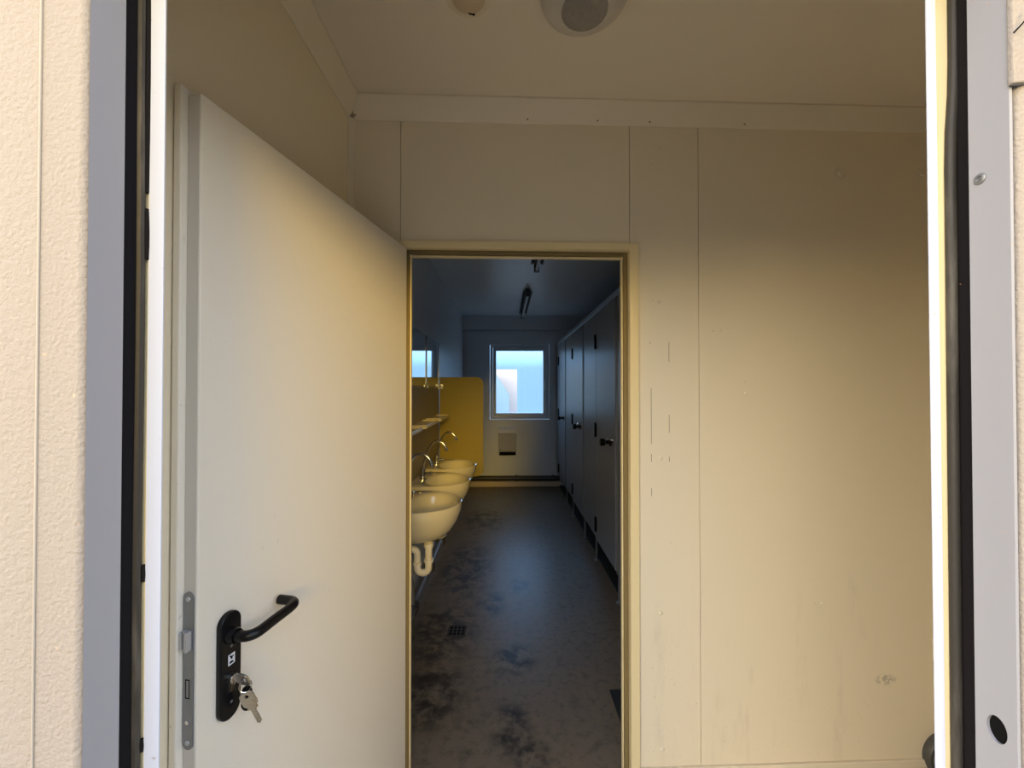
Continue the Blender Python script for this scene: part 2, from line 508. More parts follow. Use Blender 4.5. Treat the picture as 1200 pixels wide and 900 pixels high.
# left facade: sheet with one crease, then rounded into the reveal
left = [(-1.6, 0.436), (-0.503, 0.436), (-0.4995, 0.4325), (-0.496, 0.4335)] + arc(-0.4555, 0.4395, 0.008, -90, -10) + [(-0.4475, 0.44), (-0.4475, 0.5035), (-0.475, 0.53), (-1.6, 0.53)]
prism(bm, left, lambda p, q, h: (p, q, h), -0.12, 2.75)
right = [(2.4, 0.53), (0.62, 0.53), (0.5685, 0.5035), (0.5672, 0.44)] + arc(0.5752, 0.4395, 0.008, 190, 270) + [(0.61, 0.431), (2.4, 0.431)]
prism(bm, right, lambda p, q, h: (p, q, h), -0.12, 2.75)
box(bm, -0.4475, 0.5672, 0.432, 0.53, ZT+0.03, 2.75)
box(bm, -0.4475, 0.5672, 0.44, 0.53, -0.12, -0.03)
wf = struct(obj('wall_front', bm, M_facade, smooth=True))
bm = zprism([(0.5564, 0.428), (0.60, 0.424), (0.67, 0.424), (0.67, 0.4305), (0.5564, 0.4345)], 1.805, 2.6)
obj('cover_strip', bm, M_facade, wf, bevel=0.002)

bm = BM(); tube(bm, [(-0.4975, 0.4328, -0.1), (-0.4975, 0.4328, 2.7)], 0.0012, 8)  # paler line on the crease: light caught by the fold, put into colour
obj('crease_highlight', bm, M_highlight, wf, smooth=True)

ef = bpy.data.objects.new('door_2', None); col.objects.link(ef); struct(ef)
# shaded grey reveals
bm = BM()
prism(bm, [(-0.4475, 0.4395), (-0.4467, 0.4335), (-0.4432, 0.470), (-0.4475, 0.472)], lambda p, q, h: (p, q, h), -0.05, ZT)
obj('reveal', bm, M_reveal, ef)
RX = 0.5594
hole = [(0.4475 + 0.0115*math.cos(2*PI*k/24), 0.520 + 0.0155*math.sin(2*PI*k/24)) for k in range(24)]
hz = 0.0
# right reveal with the round drilled hole (sheet in the y-z plane)
HY, HZ, HR = 0.4530, 1.081, 0.0148
sheet = [(0.4345, -0.05), (0.474, -0.05), (0.474, ZT), (0.4345, ZT)]
hole = [(HY + 0.0098*math.cos(2*PI*k/24), HZ + HR*math.sin(2*PI*k/24)) for k in range(24)]
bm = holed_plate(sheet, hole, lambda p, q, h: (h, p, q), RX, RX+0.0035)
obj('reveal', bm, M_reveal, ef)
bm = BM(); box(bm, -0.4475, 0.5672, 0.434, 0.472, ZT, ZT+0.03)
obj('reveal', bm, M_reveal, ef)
bm = BM(); prism(bm, [(HY + 0.0118*math.cos(2*PI*k/24), HZ + 0.0165*math.sin(2*PI*k/24)) for k in range(24)], lambda p, q, h: (h, p, q), RX+0.0036, RX+0.0066)
obj('hole_plug', bm, M_dark, ef)
# screw on the right reveal
sz = 1.717
bm = BM(); lathe(bm, [(0.0062, 0), (0.0062, -0.0012), (0.004, -0.0022), (0.003, -0.0022), (0.0024, -0.0008), (0, -0.0008)], (RX, 0.4625, sz), 'x', 20)
obj('screw', bm, M_steel, ef, smooth=True)
bm = BM(); tube(bm, [(0.5712, 0.499, 1.60), (0.5657, 0.489, 1.5995)], [0.0022, 0.0008], 8)
obj('screw', bm, M_rust, ef)
# folded steel: cream return and white lip, left / right / top
bm = BM(); box(bm, -0.4485, -0.4395, 0.4995, 0.5035, -0.03, ZT); obj('return_strip', bm, M_frame, ef, bevel=0.001)
bm = BM(); box(bm, 0.5478, 0.5672, 0.4995, 0.5035, -0.03, ZT); obj('return_strip', bm, M_frame, ef, bevel=0.001)
def tilted(x0, x1, d0, d1):
    """lip whose inner edge opens slightly towards the floor"""
    bm = BM()
    lo = [(x0+d0, 0.497), (x1+d0, 0.497), (x1+d0, 0.4985), (x0+d0, 0.4985)]
    hi = [(x0+d1, 0.497), (x1+d1, 0.497), (x1+d1, 0.4985), (x0+d1, 0.4985)]
    va = [bm.verts.new((a, b, -0.03)) for a, b in lo]; vb = [bm.verts.new((a, b, ZT)) for a, b in hi]
    for i in range(4):
        j = (i+1) % 4
        bm.faces.new((va[i], va[j], vb[j], vb[i]))
    bm.faces.new(va[::-1]); bm.faces.new(vb)
    return bm
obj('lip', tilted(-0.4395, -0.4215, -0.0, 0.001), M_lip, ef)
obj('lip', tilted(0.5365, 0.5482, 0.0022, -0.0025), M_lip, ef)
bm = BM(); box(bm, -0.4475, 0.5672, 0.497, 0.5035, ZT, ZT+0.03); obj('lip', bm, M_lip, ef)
# rubber seals in the rebates
bm = BM(); box(bm, -0.4472, -0.4462, 0.472, 0.5005, -0.03, ZT); box(bm, -0.4475, -0.4455, 0.4985, 0.5015, -0.03, ZT)
obj('seal', bm, M_black, ef)
pts = [(-0.4452 + 0.0006*math.sin(9*z) , 0.4925, z) for z in [i*0.06-0.03 for i in range(35)]]
bm = BM(); tube(bm, pts, 0.0048, 8); obj('seal', bm, M_gask, ef, smooth=True)
bm = BM(); box(bm, 0.5655, 0.5685, 0.4745, 0.4993, -0.03, ZT); obj('seal', bm, M_black, ef)
pr = []
for i in range(45):
    z = -0.03 + i*2.06/44
    t = min(1, max(0, (z-1.76)/0.12)); t = t*t*(3-2*t)
    pr.append((0.5612 + 0.006*t - 0.001*(1-z/2), 0.4955, z))
bm = BM(); tube(bm, pr, 0.0056, 10); obj('seal', bm, M_gask, ef, smooth=True)
for z0, z1, w in ((1.71, 2.0, .004), (1.628, 1.690, .0045), (1.235, 1.255, .003), (1.03, 1.045, .003)):
    bm = BM(); tube(bm, [(-0.441, 0.4975, z0), (-0.4405, 0.4965, (z0+z1)/2), (-0.4415, 0.4975, z1)], w*0.7, 8)
    obj('seal_scrap', bm, M_black, ef, smooth=True)
# threshold
bm = BM(); box(bm, -0.4475, 0.5672, 0.432, 0.60, -0.03, 0.006)
struct(obj('door_sill', bm, M_alu))
# frayed twig caught at the upper right edge
bm = BM(); tube(bm, smooth_path([(0.5541, 0.4255, 1.858), (0.5601, 0.422, 1.866), (0.5641, 0.420, 1.873), (0.5659, 0.419, 1.882)], 5), 0.0009, 6)
tag(obj('twig', bm, M_black), 'thin dark twig stuck to the outer wall beside the right door jamb', 'twig')

# ------------------------------------------------------------------ inner door, opened towards the camera
HX, HYY = -0.372, 1.505
near = Vector((-0.541, 0.715)); hinge = Vector((HX, HYY))
dirv = (near - hinge); LEN = dirv.length
ang = math.atan2(dirv.y, dirv.x)          # local +x runs from the hinge to the free edge
leaf = struct(bpy.data.objects.new('door_3', None)); col.objects.link(leaf)
leaf.location = (HX, HYY, 0); leaf.rotation_euler = (0, 0, ang)
leaf['label'] = 'off-white door standing open with a black lever handle and a key in its lock'
leaf['category'] = 'door'
# with local +x towards the camera, local +y points to the right (visible face at y=0), thickness to -y
TOPZ = 1.995
side = -1 if (Matrix.Rotation(ang, 2) @ Vector((0, 1))).x > 0 else 1
def L(x, d, z):            # x from hinge, d behind the visible face
    return (x, side*d, z)
def lbox(bm, x0, x1, d0, d1, z0, z1):
    a, b = sorted((side*d0, side*d1)); box(bm, x0, x1, a, b, z0, z1)
bm = BM(); lbox(bm, 0, LEN, 0.0, 0.028, 0.012, TOPZ); obj('panel', bm, M_door, leaf, bevel=0.0025)
bm = BM(); lbox(bm, LEN-0.0005, LEN+0.0008, 0.0028, 0.027, 0.014, TOPZ-0.002); obj('edge_band', bm, M_edge, leaf)
bm = BM(); lbox(bm, -0.012, LEN+0.013, 0.0282, 0.044, 0.012, TOPZ+0.012); obj('rebate', bm, M_door, leaf, bevel=0.0025)
# lock plate on the edge (rounded ends, screws, latch, bolt slot)
LZ0, LZ1 = 0.838, 1.112
dm = 0.0155
bm = BM(); prism(bm, [(side*p, q) for p, q in rrect(dm-0.0105, dm+0.0105, LZ0, LZ1, 0.0104)], lambda p, q, h: (h, p, q), LEN+0.0006, LEN+0.003)
lp = obj('lock_plate', bm, M_steel, leaf)
for z in (LZ0+0.012, LZ1-0.012):
    bm = BM(); lathe(bm, [(0.0042, 0), (0.0038, 0.0010), (0.002, 0.0004), (0, 0.0002)], L(LEN+0.003, dm, z), 'x', 16); obj('screw', bm, M_latch, lp, smooth=True)
bm = BM(); lathe(bm, [(0.0036, 0), (0.0036, 0.0016), (0.0015, 0.0018), (0, 0.0008)], L(LEN+0.003, dm, LZ0+0.048), 'x', 16); obj('cylinder_screw', bm, M_chrome, lp, smooth=True)
bm = BM()
prism(bm, [(side*(dm-0.008), LEN+0.003), (side*(dm+0.008), LEN+0.003), (side*(dm+0.008), LEN+0.006), (side*(dm-0.004), LEN+0.0135), (side*(dm-0.008), LEN+0.0135)],
      lambda p, q, h: (q, p, h), 1.030-0.017, 1.030+0.017)
lbox(bm, LEN+0.003, LEN+0.010, dm+0.006, dm+0.0135, 1.030-0.0145, 1.030+0.013)
obj('latch', bm, M_latch, leaf, bevel=0.0008)
bm = BM(); ring_w = 0.0012
for a, b, c, d in ((dm-0.004, dm+0.005, 0.927, 0.9285), (dm-0.004, dm+0.005, 0.9585, 0.960), (dm-0.004, dm-0.0028, 0.927, 0.960), (dm+0.0038, dm+0.005, 0.927, 0.960)):
    lbox(bm, LEN+0.003, LEN+0.0034, a, b, c, d)
obj('bolt_slot', bm, M_dark, lp)
# black escutcheon
EX = LEN - 0.058
bm = BM(); prism(bm, rrect(EX-0.0225, EX+0.0225, 0.848, 1.048, 0.0222, 10), lambda p, q, h: L(p, h, q), -0.0115, 0.0)
esc = obj('escutcheon', bm, M_plast, leaf, bevel=0.003, seg=3)
for z in (0.985, 0.880):
    bm = BM(); lathe(bm, [(0.003, 0), (0.003, 0.0006), (0, 0.0002)], L(EX, -0.0116, z), 'y', 12)
    obj('screw', bm, M_steel, esc)
bm = BM(); prism(bm, rrect(EX-0.007, EX+0.007, 0.950, 0.970, 0.001, 3), lambda p, q, h: L(p, h, q), -0.0122, -0.0114)
st = obj('sticker', bm, M_stick, esc)
bm = BM()
for a, b, c, d in ((-.004, .0045, .9525, .9545), (-.002, .0045, .955, .957), (-.0045, .003, .9635, .9655), (-.0015, .002, .9605, .9635), (.001, .0045, .9658, .9675)):
    lbox(bm, EX+a, EX+b, -0.0126, -0.0121, c, d)
obj('printed_symbol', bm, M_dark, st)
# lever
HZ2 = 1.006
lev = smooth_path([L(EX+0.002, -0.008, HZ2), L(EX+0.002, -0.030, HZ2), L(EX-0.002, -0.046, HZ2), L(EX-0.016, -0.056, HZ2+0.001), L(EX-0.05, -0.0575, HZ2+0.003), L(EX-0.095, -0.0575, HZ2+0.004),
                   L(EX-0.112, -0.0525, HZ2+0.004), L(EX-0.119, -0.040, HZ2+0.004), L(EX-0.1195, -0.022, HZ2+0.004), L(EX-0.1195, -0.010, HZ2+0.004)], 6)
bm = BM(); tube(bm, lev, 0.0098, 16)
lathe(bm, [(0.0145, 0.0), (0.0145, 0.010), (0.0125, 0.016)], L(EX+0.002, -0.011, HZ2), 'y', 20) if side > 0 else lathe(bm, [(0.0145, 0.0), (0.0145, 0.010), (0.0125, 0.016)], L(EX+0.002, -0.011, HZ2), 'y', 20)
obj('lever_handle', bm, M_plast, leaf, smooth=True)
# euro cylinder
CZ = 0.925
bm = BM()
lathe(bm, [(0.0085, 0), (0.0085, 0.0085), (0.0070, 0.0095), (0, 0.0095)], L(EX, -0.0105, CZ), 'y', 24)
lbox(bm, EX-0.005, EX+0.005, -0.0155, -0.010, CZ-0.0245, CZ)
obj('lock_cylinder', bm, M_nickel, leaf, smooth=True)
# hinges at the jamb
for z in (0.30, 1.75):
    bm = BM(); lathe(bm, [(0.0075, -0.045), (0.0075, 0.045), (0, 0.047)], L(-0.014, 0.036, z), 'z', 14); obj('hinge', bm, M_alu, leaf, smooth=True)

# keys
def to_world(p):
    return Matrix.Translation((HX, HYY, 0)) @ Matrix.Rotation(ang, 4, 'Z') @ Vector(p)
def key_mesh(shaft=0.026):
    """key lying in its local x-z plane: bow around the origin, blade towards -z"""
    bm = holed_plate([(0.0125*(1 if abs(math.cos(a))**0.45 == 0 else math.copysign(abs(math.cos(a))**0.55, math.cos(a))), 0.0125*math.copysign(abs(math.sin(a))**0.55, math.sin(a))) for a in [2*PI*k/28 for k in range(28)]],
                     [(0.0035*math.cos(2*PI*k/14), 0.0055 + 0.0028*math.sin(2*PI*k/14)) for k in range(14)], lambda p, q, h: (p, h, q), -0.0013, 0.0013)
    box(bm, -0.0075, 0.0075, -0.0018, 0.0018, -0.0165, -0.0115)
    n = 7
    pts = [(-0.0042, -0.016), (0.0042, -0.016)]
    for k in range(n):
        z = -0.018 - shaft*(k+0.5)/n
        pts.append((0.0042 - (0.0014 if k % 2 else 0.0002), z))
    pts += [(0.0, -0.020-shaft), (-0.0042, -0.018-shaft)]
    prism(bm, pts, lambda p, q, h: (p, h, q), -0.0011, 0.0011)
    return bm
k1 = thing('key', 'brass-nickel key pushed into the door lock', 'key', to_world(L(EX, -0.036, CZ)))
o = obj('bow_and_blade', key_mesh(0.012), M_nickel, k1, bevel=0.0004)
# blade points into the door: rotate so local -z -> into the face, bow plane tilted
o.rotation_euler = (math.radians(-90 * side) if False else 0, 0, 0)
nrm = Vector((math.cos(ang+PI/2), math.sin(ang+PI/2), 0)) * (-side)       # out of the visible face
alongd = Vector((math.cos(ang), math.sin(ang), 0))
def basis(xa, ya, za):
    return Matrix((xa, ya, za)).transposed().to_4x4()
k1.scale = (1.25, 1.25, 1.25)
tilt = math.radians(24)
xa = (Vector((0,0,1))*math.cos(tilt) + alongd*math.sin(tilt)).normalized()
o.matrix_local = basis(xa, nrm.cross(xa), nrm)
kr = thing('key_ring', 'thin steel key ring hanging from the key in the lock', 'key ring', to_world(L(EX-0.001, -0.042, CZ-0.012)))
bm = BM(); tube(bm, [(0.010*math.cos(2*PI*k/24), 0, 0.012*math.sin(2*PI*k/24)) for k in range(25)], 0.0008, 6)
o = obj('loop', bm, M_chrome, kr, smooth=True); o.rotation_euler = (0, 0, 0.5)
k2 = thing('key', 'second brass-nickel key hanging loose below the lock beside a black tag', 'key', to_world(L(EX-0.006, -0.044, CZ-0.041)))
k2.scale = (1.2, 1.2, 1.2)
o = obj('bow_and_blade', key_mesh(0.022), M_nickel, k2, bevel=0.0004)
o.rotation_euler = (math.radians(6), math.radians(-24), math.radians(-4))
k3 = thing('key_tag', 'black oval plastic tag hanging behind the loose key', 'key tag', to_world(L(EX-0.014, -0.032, CZ-0.046)))
k3.scale = (1.1, 1.1, 1.1)
bm = holed_plate(rrect(-0.0085, 0.0085, -0.021, 0.021, 0.0084, 8), [(0.004*math.cos(2*PI*k/14), -0.0125+0.004*math.sin(2*PI*k/14)) for k in range(14)], lambda p, q, h: (p, h, q), -0.0018, 0.0018)
o = obj('disc', bm, M_plast, k3, bevel=0.0006); o.rotation_euler = (0, math.radians(4), math.radians(-8))

# ------------------------------------------------------------------ lobby ceiling lamp, detector, cap on the wall
lampt = thing('ceiling_lamp', 'round ribbed glass ceiling lamp, unlit, above the lobby', 'lamp', (0.213, 1.075, ZC))
lampt.scale = (0.78, 0.78, 0.78)
bm = BM(); lathe(bm, [(0.0, 0), (0.153, 0), (0.156, -0.006), (0.154, -0.018), (0.146, -0.034), (0.126, -0.052), (0.100, -0.064), (0.078, -0.070), (0, -0.070)], (0, 0, 0), 'z', 64)
obj('base_dish', bm, M_dish, lampt, smooth=True)
bm = BM(); lathe(bm, [(0.080, -0.068), (0.080, -0.073), (0.074, -0.077), (0.055, -0.081), (0.03, -0.084), (0, -0.085)], (0, 0, 0), 'z', 64)
obj('glass_dome', bm, M_dome, lampt, smooth=True)
det = thing('smoke_detector', 'small ivory smoke detector on the lobby ceiling beside the glass lamp', 'smoke detector', (-0.103, 1.075, ZC))
det.scale = (1.0, 1.0, 0.8)
bm = BM(); lathe(bm, [(0, 0), (0.068, 0), (0.070, -0.010), (0.066, -0.022), (0.058, -0.026), (0, -0.026)], (0, 0, 0), 'z', 40); obj('base', bm, M_detect, det, smooth=True)
bm = BM(); lathe(bm, [(0.044, -0.025), (0.044, -0.036), (0.036, -0.044), (0.0, -0.047)], (0, 0, 0), 'z', 40); cov = obj('cover', bm, M_detect2, det, smooth=True)
bm = BM(); box(bm, 0.008, 0.026, 0.030, 0.034, -0.0455, -0.034); o = obj('slot', bm, M_dark, cov); o.rotation_euler = (0, 0, 0.3)

cx, cz = p_at(1101, 879)
cap = thing('wall_cap', 'round dark grey socket cap low on the cream wall beside the right door jamb', 'socket cap', (cx, YP + cx*math.tan(PROT), cz))
cap.rotation_euler = (0, 0, PROT); cap.scale = (1.3, 1.0, 1.3)
bm = BM(); lathe(bm, [(0.066, 0), (0.066, -0.020), (0.062, -0.028), (0.0, -0.028)], (0, 0, 0), 'y', 40); obj('collar', bm, M_cap, cap, smooth=True)
bm = BM(); lathe(bm, [(0.060, -0.026), (0.062, -0.060), (0.059, -0.068), (0.052, -0.068), (0.050, -0.066), (0, -0.066)], (0.006, 0, -0.004), 'y', 40); lid = obj('flap', bm, M_capface, cap, smooth=True)
bm = BM(); prism(bm, [(-0.034, -0.004), (-0.02, 0.010), (-0.006, -0.004), (-0.02, -0.018)], lambda p, q, h: (p+0.012, h, q), -0.0672, -0.0655); obj('diamond_mark', bm, M_stick, lid)

# ------------------------------------------------------------------ washroom: left side
# splashback strip behind the basins
bm = BM(); box(bm, XLc, XLc+0.006, 1.75, 3.83, 0.72, 1.475)
struct(obj('trim_splashback', bm, M_splash))

def basin(y, label):
    P, W, Z = 0.395, 0.46, 0.83
    t = thing('washbasin', label, 'washbasin', (XLc+0.006, y, 0), 0, 'washbasins along the left wall')
    c = 0.225                                     # bowl centre from the wall
    N = 56
    def r_out(a):
        ca, sa = math.cos(a), math.sin(a)
        lo, hi = 0.0, 1.0
        for _ in range(40):
            r = (lo+hi)/2
            x, yy = c + r*ca, r*sa
            inside = x > 0 and ((abs(yy) < W/2) if x < 0.13 else (((x-0.13)/(P-0.13))**2.1 + (abs(yy)/(W/2))**2.1 < 1))
            if inside: lo = r
            else: hi = r
        return lo
    ro = [r_out(2*PI*k/N) for k in range(N)]
    bm = BM()
    def rng(fr, z, rel=0.0):
        out = []
        for k in range(N):
            a = 2*PI*k/N
            r = fr(k, a)
            out.append(bm.verts.new((max(0.0, c + rel + r*math.cos(a)), r*math.sin(a), z)))
        return out
    inner = lambda s: (lambda k, a: s*(0.142*0.182)/math.sqrt((0.182*math.cos(a))**2 + (0.142*math.sin(a))**2))
    rings = []
    for s, dz in ((0.18, -0.200), (0.40, -0.191), (0.60, -0.168), (0.77, -0.130), (0.89, -0.084), (0.958, -0.044), (0.985, -0.020), (0.985, -0.008), (0.990, 0.002), (0.985, 0.008), (0.965, 0.011)):
        rings.append(rng(lambda k, a, s=s: ro[k]*s, Z+dz, -0.05*(1-s)))
    rings.append(rng(lambda k, a: max(inner(1.05)(k, a), ro[k]*0.0) if ro[k]*0.93 > inner(1.05)(k, a) else ro[k]*0.93, Z+0.006))
    for s, dz in ((1.0, 0.0), (0.97, -0.014), (0.90, -0.055), (0.76, -0.095), (0.52, -0.122), (0.14, -0.132)):
        rings.append(rng(lambda k, a, s=s: min(inner(s)(k, a), ro[k]*0.90), Z+dz))
    for a, b in zip(rings, rings[1:]):
        for k in range(N):
            bm.faces.new((a[k], a[(k+1)%N], b[(k+1)%N], b[k]))
    bm.faces.new(rings[0][::-1]); bm.faces.new(rings[-1])
    obj('bowl', bm, M_ceram, t, smooth=True)
    # waste ring
    bm = BM(); lathe(bm, [(0.022, Z-0.1315), (0.022, Z-0.128), (0.014, Z-0.129), (0, Z-0.131)], (c, 0, 0), 'z', 20); obj('waste', bm, M_chrome, t, smooth=True)
    # swan-neck tap
    bx = 0.062
    bm = BM(); lathe(bm, [(0.026, 0), (0.026, 0.006), (0.019, 0.012), (0.018, 0.055), (0.021, 0.060), (0.019, 0.075), (0.010, 0.082), (0, 0.082)], (bx, 0, Z+0.008), 'z', 20)
    tp = obj('tap', bm, M_chrome, t, smooth=True)
    bm = BM(); tube(bm, smooth_path([(bx, 0, Z+0.08), (bx+0.012, 0, Z+0.14), (bx+0.035, 0, Z+0.21), (bx+0.07, 0, Z+0.262), (bx+0.105, 0, Z+0.272), (bx+0.140, 0, Z+0.255), (bx+0.162, 0, Z+0.215)], 6), 0.0078, 12)
    lathe(bm, [(0.0095, 0), (0.0095, 0.016)], (bx+0.162, 0, Z+0.205), 'z', 12)
    obj('spout', bm, M_chrome, tp, smooth=True)
    bm = BM(); tube(bm, [(bx+0.018, 0, Z+0.045), (bx+0.055, 0, Z+0.048)], 0.012, 12); tube(bm, [(bx+0.055, 0, Z+0.048), (bx+0.062, 0, Z+0.048)], 0.017, 12)
    obj('tap_knob', bm, M_chrome, tp, smooth=True)
    # trap
    tx = 0.208
    bm = BM()
    path = [(tx, 0, 0.645), (tx, 0, 0.56), (tx, 0, 0.475)] + [(tx-0.0315+0.0315*math.cos(a), 0, 0.475-0.0315*math.sin(a)) for a in [PI*k/8 for k in range(1, 8)]] + \
           [(tx-0.063, 0, 0.475), (tx-0.063, 0, 0.545)] + [(tx-0.063-0.03*(1-math.cos(a)), 0, 0.545+0.03*math.sin(a)) for a in [PI/2*k/5 for k in range(1, 6)]] + [(0.0, 0, 0.555)]
    tube(bm, path, 0.0195, 16)
    tr = obj('trap', bm, M_pvc, t, smooth=True)
    for (xx, za, zb, r) in ((tx, 0.585, 0.612, 0.027), (tx, 0.50, 0.523, 0.026), (tx-0.063, 0.487, 0.503, 0.025)):
        bm = BM(); lathe(bm, [(0.019, za), (r, za+0.003), (r, zb-0.003), (0.019, zb)], (xx, 0, 0), 'z', 20)
        obj('union_nut', bm, M_pvc, tr, smooth=True)
    bm = BM(); lathe(bm, [(0.032, 0.0), (0.032, 0.006), (0.02, 0.012)], (0, 0, 0.555), 'x', 20)
    obj('wall_flange', bm, M_pvc, tr, smooth=True)
    return t
b0 = basin(2.25, 'cream washbasin nearest the doorway with a swan-neck tap and white trap below')
dup(b0, (XLc+0.006, 2.80, 0), 'cream washbasin in the middle of the row of three on the washroom wall')
dup(b0, (XLc+0.006, 3.35, 0), 'cream washbasin farthest from the doorway, beside the mustard screen')

def mirror(y0, y1, label):
    t = thing('mirror', label, 'mirror', (XLc, (y0+y1)/2, 1.485), 0, 'mirrors above the washbasins')
    h = (y1-y0)/2
    bm = BM(); box(bm, 0.006, 0.011, -h, h, 0.0, 0.40); obj('mirror_glass', bm, M_mirror, t)
    bm = BM(); box(bm, 0.0, 0.006, -h, h, 0.0, 0.40); obj('backing', bm, M_dark, t)
    for yy in (-h, h):
        bm = BM(); box(bm, 0.0, 0.015, yy-0.006, yy+0.006, -0.002, 0.402); obj('edge_strip', bm, M_steel, t)
    for yy in (-h+0.05, h-0.05):
        bm = BM(); box(bm, 0.0, 0.018, yy-0.012, yy+0.012, -0.014, 0.012); obj('clip', bm, M_alu, t, bevel=0.003)
    return t
mirror(2.02, 2.58, 'frameless mirror over the washbasin nearest the doorway')
mirror(2.61, 3.185, 'frameless mirror in the middle of the row reflecting the window')
mirror(3.205, 3.775, 'frameless mirror farthest from the doorway, next to the mustard screen')

def shelf(y, label):
    t = thing('shelf', label, 'shelf', (XLc+0.006, y, 1.205), 0, 'shelves under the mirrors')
    h = 0.235
    bm = BM(); prism(bm, rrect(0.0, 0.125, -h, h, 0.03, 6, (1, 1, 0, 0)), lambda p, q, hh: (p, q, hh), 0.0, 0.014); obj('tray', bm, M_shelf, t, bevel=0.003)
    pts = [(0.003, -h+0.004, 0.020)] + [(p, q, 0.020) for p, q in rrect(0.0, 0.121, -h+0.004, h-0.004, 0.03, 6, (1, 1, 0, 0))[:14]] + [(0.003, h-0.004, 0.020)]
    bm = BM(); tube(bm, pts, 0.005, 8); obj('raised_rim', bm, M_shelf, t, smooth=True)
    for yy in (-0.15, 0.15):
        bm = BM(); prism(bm, [(0, 0), (0.07, 0), (0.0, -0.055)], lambda p, q, hh: (p, yy+hh, q), -0.006, 0.006); obj('bracket', bm, M_shelf, t)
    return t
shelf(2.27, 'narrow cream shelf above the washbasin nearest the doorway')
shelf(2.84, 'narrow cream shelf above the middle washbasin')
shelf(3.44, 'narrow cream shelf above the washbasin by the mustard screen')

# mustard privacy screen
YS = 3.84
sc = thing('privacy_screen', 'mustard yellow screen with rounded corners beside the last washbasin', 'screen', (XLc, YS, 0.63))
bm = BM(); prism(bm, rrect(0.012, 0.428, 0.0, 0.945, 0.065, 10, (1, 1, 0, 0)), lambda p, q, h: (p, h, q), -0.0065, 0.0065); obj('panel', bm, M_screen, sc, bevel=0.0015)
for z in (0.09, 0.83):
    bm = BM(); box(bm, 0.0, 0.045, -0.018, 0.018, z, z+0.05); obj('wall_bracket', bm, M_alu, sc, bevel=0.002)

# waste pipe along the wall with couplings
wpz, wpx = 0.135, XLc+0.075
wpt = thing('waste_pipe', 'dark grey waste pipe running low along the wall under the washbasins', 'pipe', (wpx, 0, wpz))
bm = BM(); tube(bm, [(0, 1.72, 0), (0, 5.9, 0.0)], 0.028, 16); obj('run', bm, M_greypipe, wpt, smooth=True)
for y in (2.08, 2.42, 2.98, 3.5):
    bm = BM(); tube(bm, [(0, y, 0), (0, y+0.075, 0)], 0.036, 16); tube(bm, [(0, y+0.03, 0), (0, y+0.045, 0)], 0.041, 16); obj('coupling', bm, M_darkpipe, wpt, smooth=True)
for y in (2.25, 2.80, 3.35):
    bm = BM(); tube(bm, smooth_path([(0, y+0.20, 0.02), (0, y+0.19, 0.12), (-0.02, y+0.15, 0.25), (-0.045, y+0.10, 0.33)], 5), 0.02, 12); obj('branch', bm, M_greypipe, wpt, smooth=True)

# floor drain and mat
fd = thing('floor_drain', 'small square dark metal drain in the washroom floor', 'floor drain', (-0.297, 2.45, 0.0))
bm = BM(); box(bm, -0.055, 0.055, -0.055, 0.055, -0.001, 0.0015); obj('plate', bm, M_drain, fd)
bm = BM()
for i in range(4):
    for j in range(3):
        box(bm, -0.042+i*0.024, -0.028+i*0.024, -0.040+j*0.030, -0.020+j*0.030, 0.0014, 0.0019)
obj('slots', bm, M_dark, fd)
bm = BM(); box(bm, 0.502, 0.74, 1.62, 1.955, 0.0, 0.008)
tag(obj('floor_mat', bm, M_mat, bevel=0.003), 'dark mat on the washroom floor just inside the doorway on the right', 'mat')

# ------------------------------------------------------------------ washroom: far wall
ds = thing('towel_dispenser', 'grey-white paper towel dispenser on the wall under the window', 'dispenser', (0.022, YF-0.012, 0.49))
bm = BM(); prism(bm, [(0, 0.035), (-0.105, 0.035), (-0.115, 0.06), (-0.115, 0.31), (0, 0.31)], lambda p, q, h: (h, p, q), -0.132, 0.132); obj('body', bm, mat('dispenser_grey', (0.40, 0.40, 0.39), 0.4), ds, bevel=0.006)
bm = BM(); prism(bm, [(0, 0.312), (-0.117, 0.312), (-0.095, 0.375), (-0.03, 0.395), (0, 0.395)], lambda p, q, h: (h, p, q), -0.132, 0.132); obj('lid', bm, M_white, ds, bevel=0.006)
bm = BM(); box(bm, -0.122, 0.122, -0.107, -0.002, -0.012, 0.034); obj('outlet', bm, M_dark, ds)
bm = BM(); lathe(bm, [(0.008, 0), (0.008, -0.003), (0, -0.003)], (-0.105, -0.115, 0.075), 'y', 12); obj('lock', bm, M_dark, ds)
bm = BM(); box(bm, 0.048, 0.053, YF-0.0155, YF-0.011, 0.22, 0.478)
tag(obj('cable', bm, M_splash), 'thin cable line running down the wall below the towel dispenser', 'cable')

hp = thing('heating_pipe', 'black pipe running along the foot of the window wall', 'pipe', (0, YF-0.06, 0.128))
bm = BM(); tube(bm, [(-0.56, 0, 0), (0.80, 0, 0)], 0.037, 16); obj('run', bm, M_darkpipe, hp, smooth=True)
for x in (0.152, 0.70):
    bm = BM(); tube(bm, [(x-0.016, 0, 0), (x+0.016, 0, 0)], 0.046, 16); box(bm, x-0.012, x+0.012, 0, 0.048, -0.012, 0.012); obj('clamp', bm, M_darkpipe, hp, smooth=True)
bm = BM(); box(bm, XLc, 0.80, YF-0.105, YF, 0.028, 0.088); box(bm, XLc, 0.80, YF-0.07, YF, 0.0, 0.028)
struct(obj('baseboard_back', bm, M_kerb, bevel=0.004))

bm = BM(); box(bm, 0.80, XR, 1.66, YF, 0.0, 0.004)  # dark sheet: the shade below the cubicle doors put into the floor colour
struct(obj('floor_cubicle_shade', bm, mat('black_cubicle_shade', (0.02, 0.019, 0.018), 0.5, bump=0.1)))

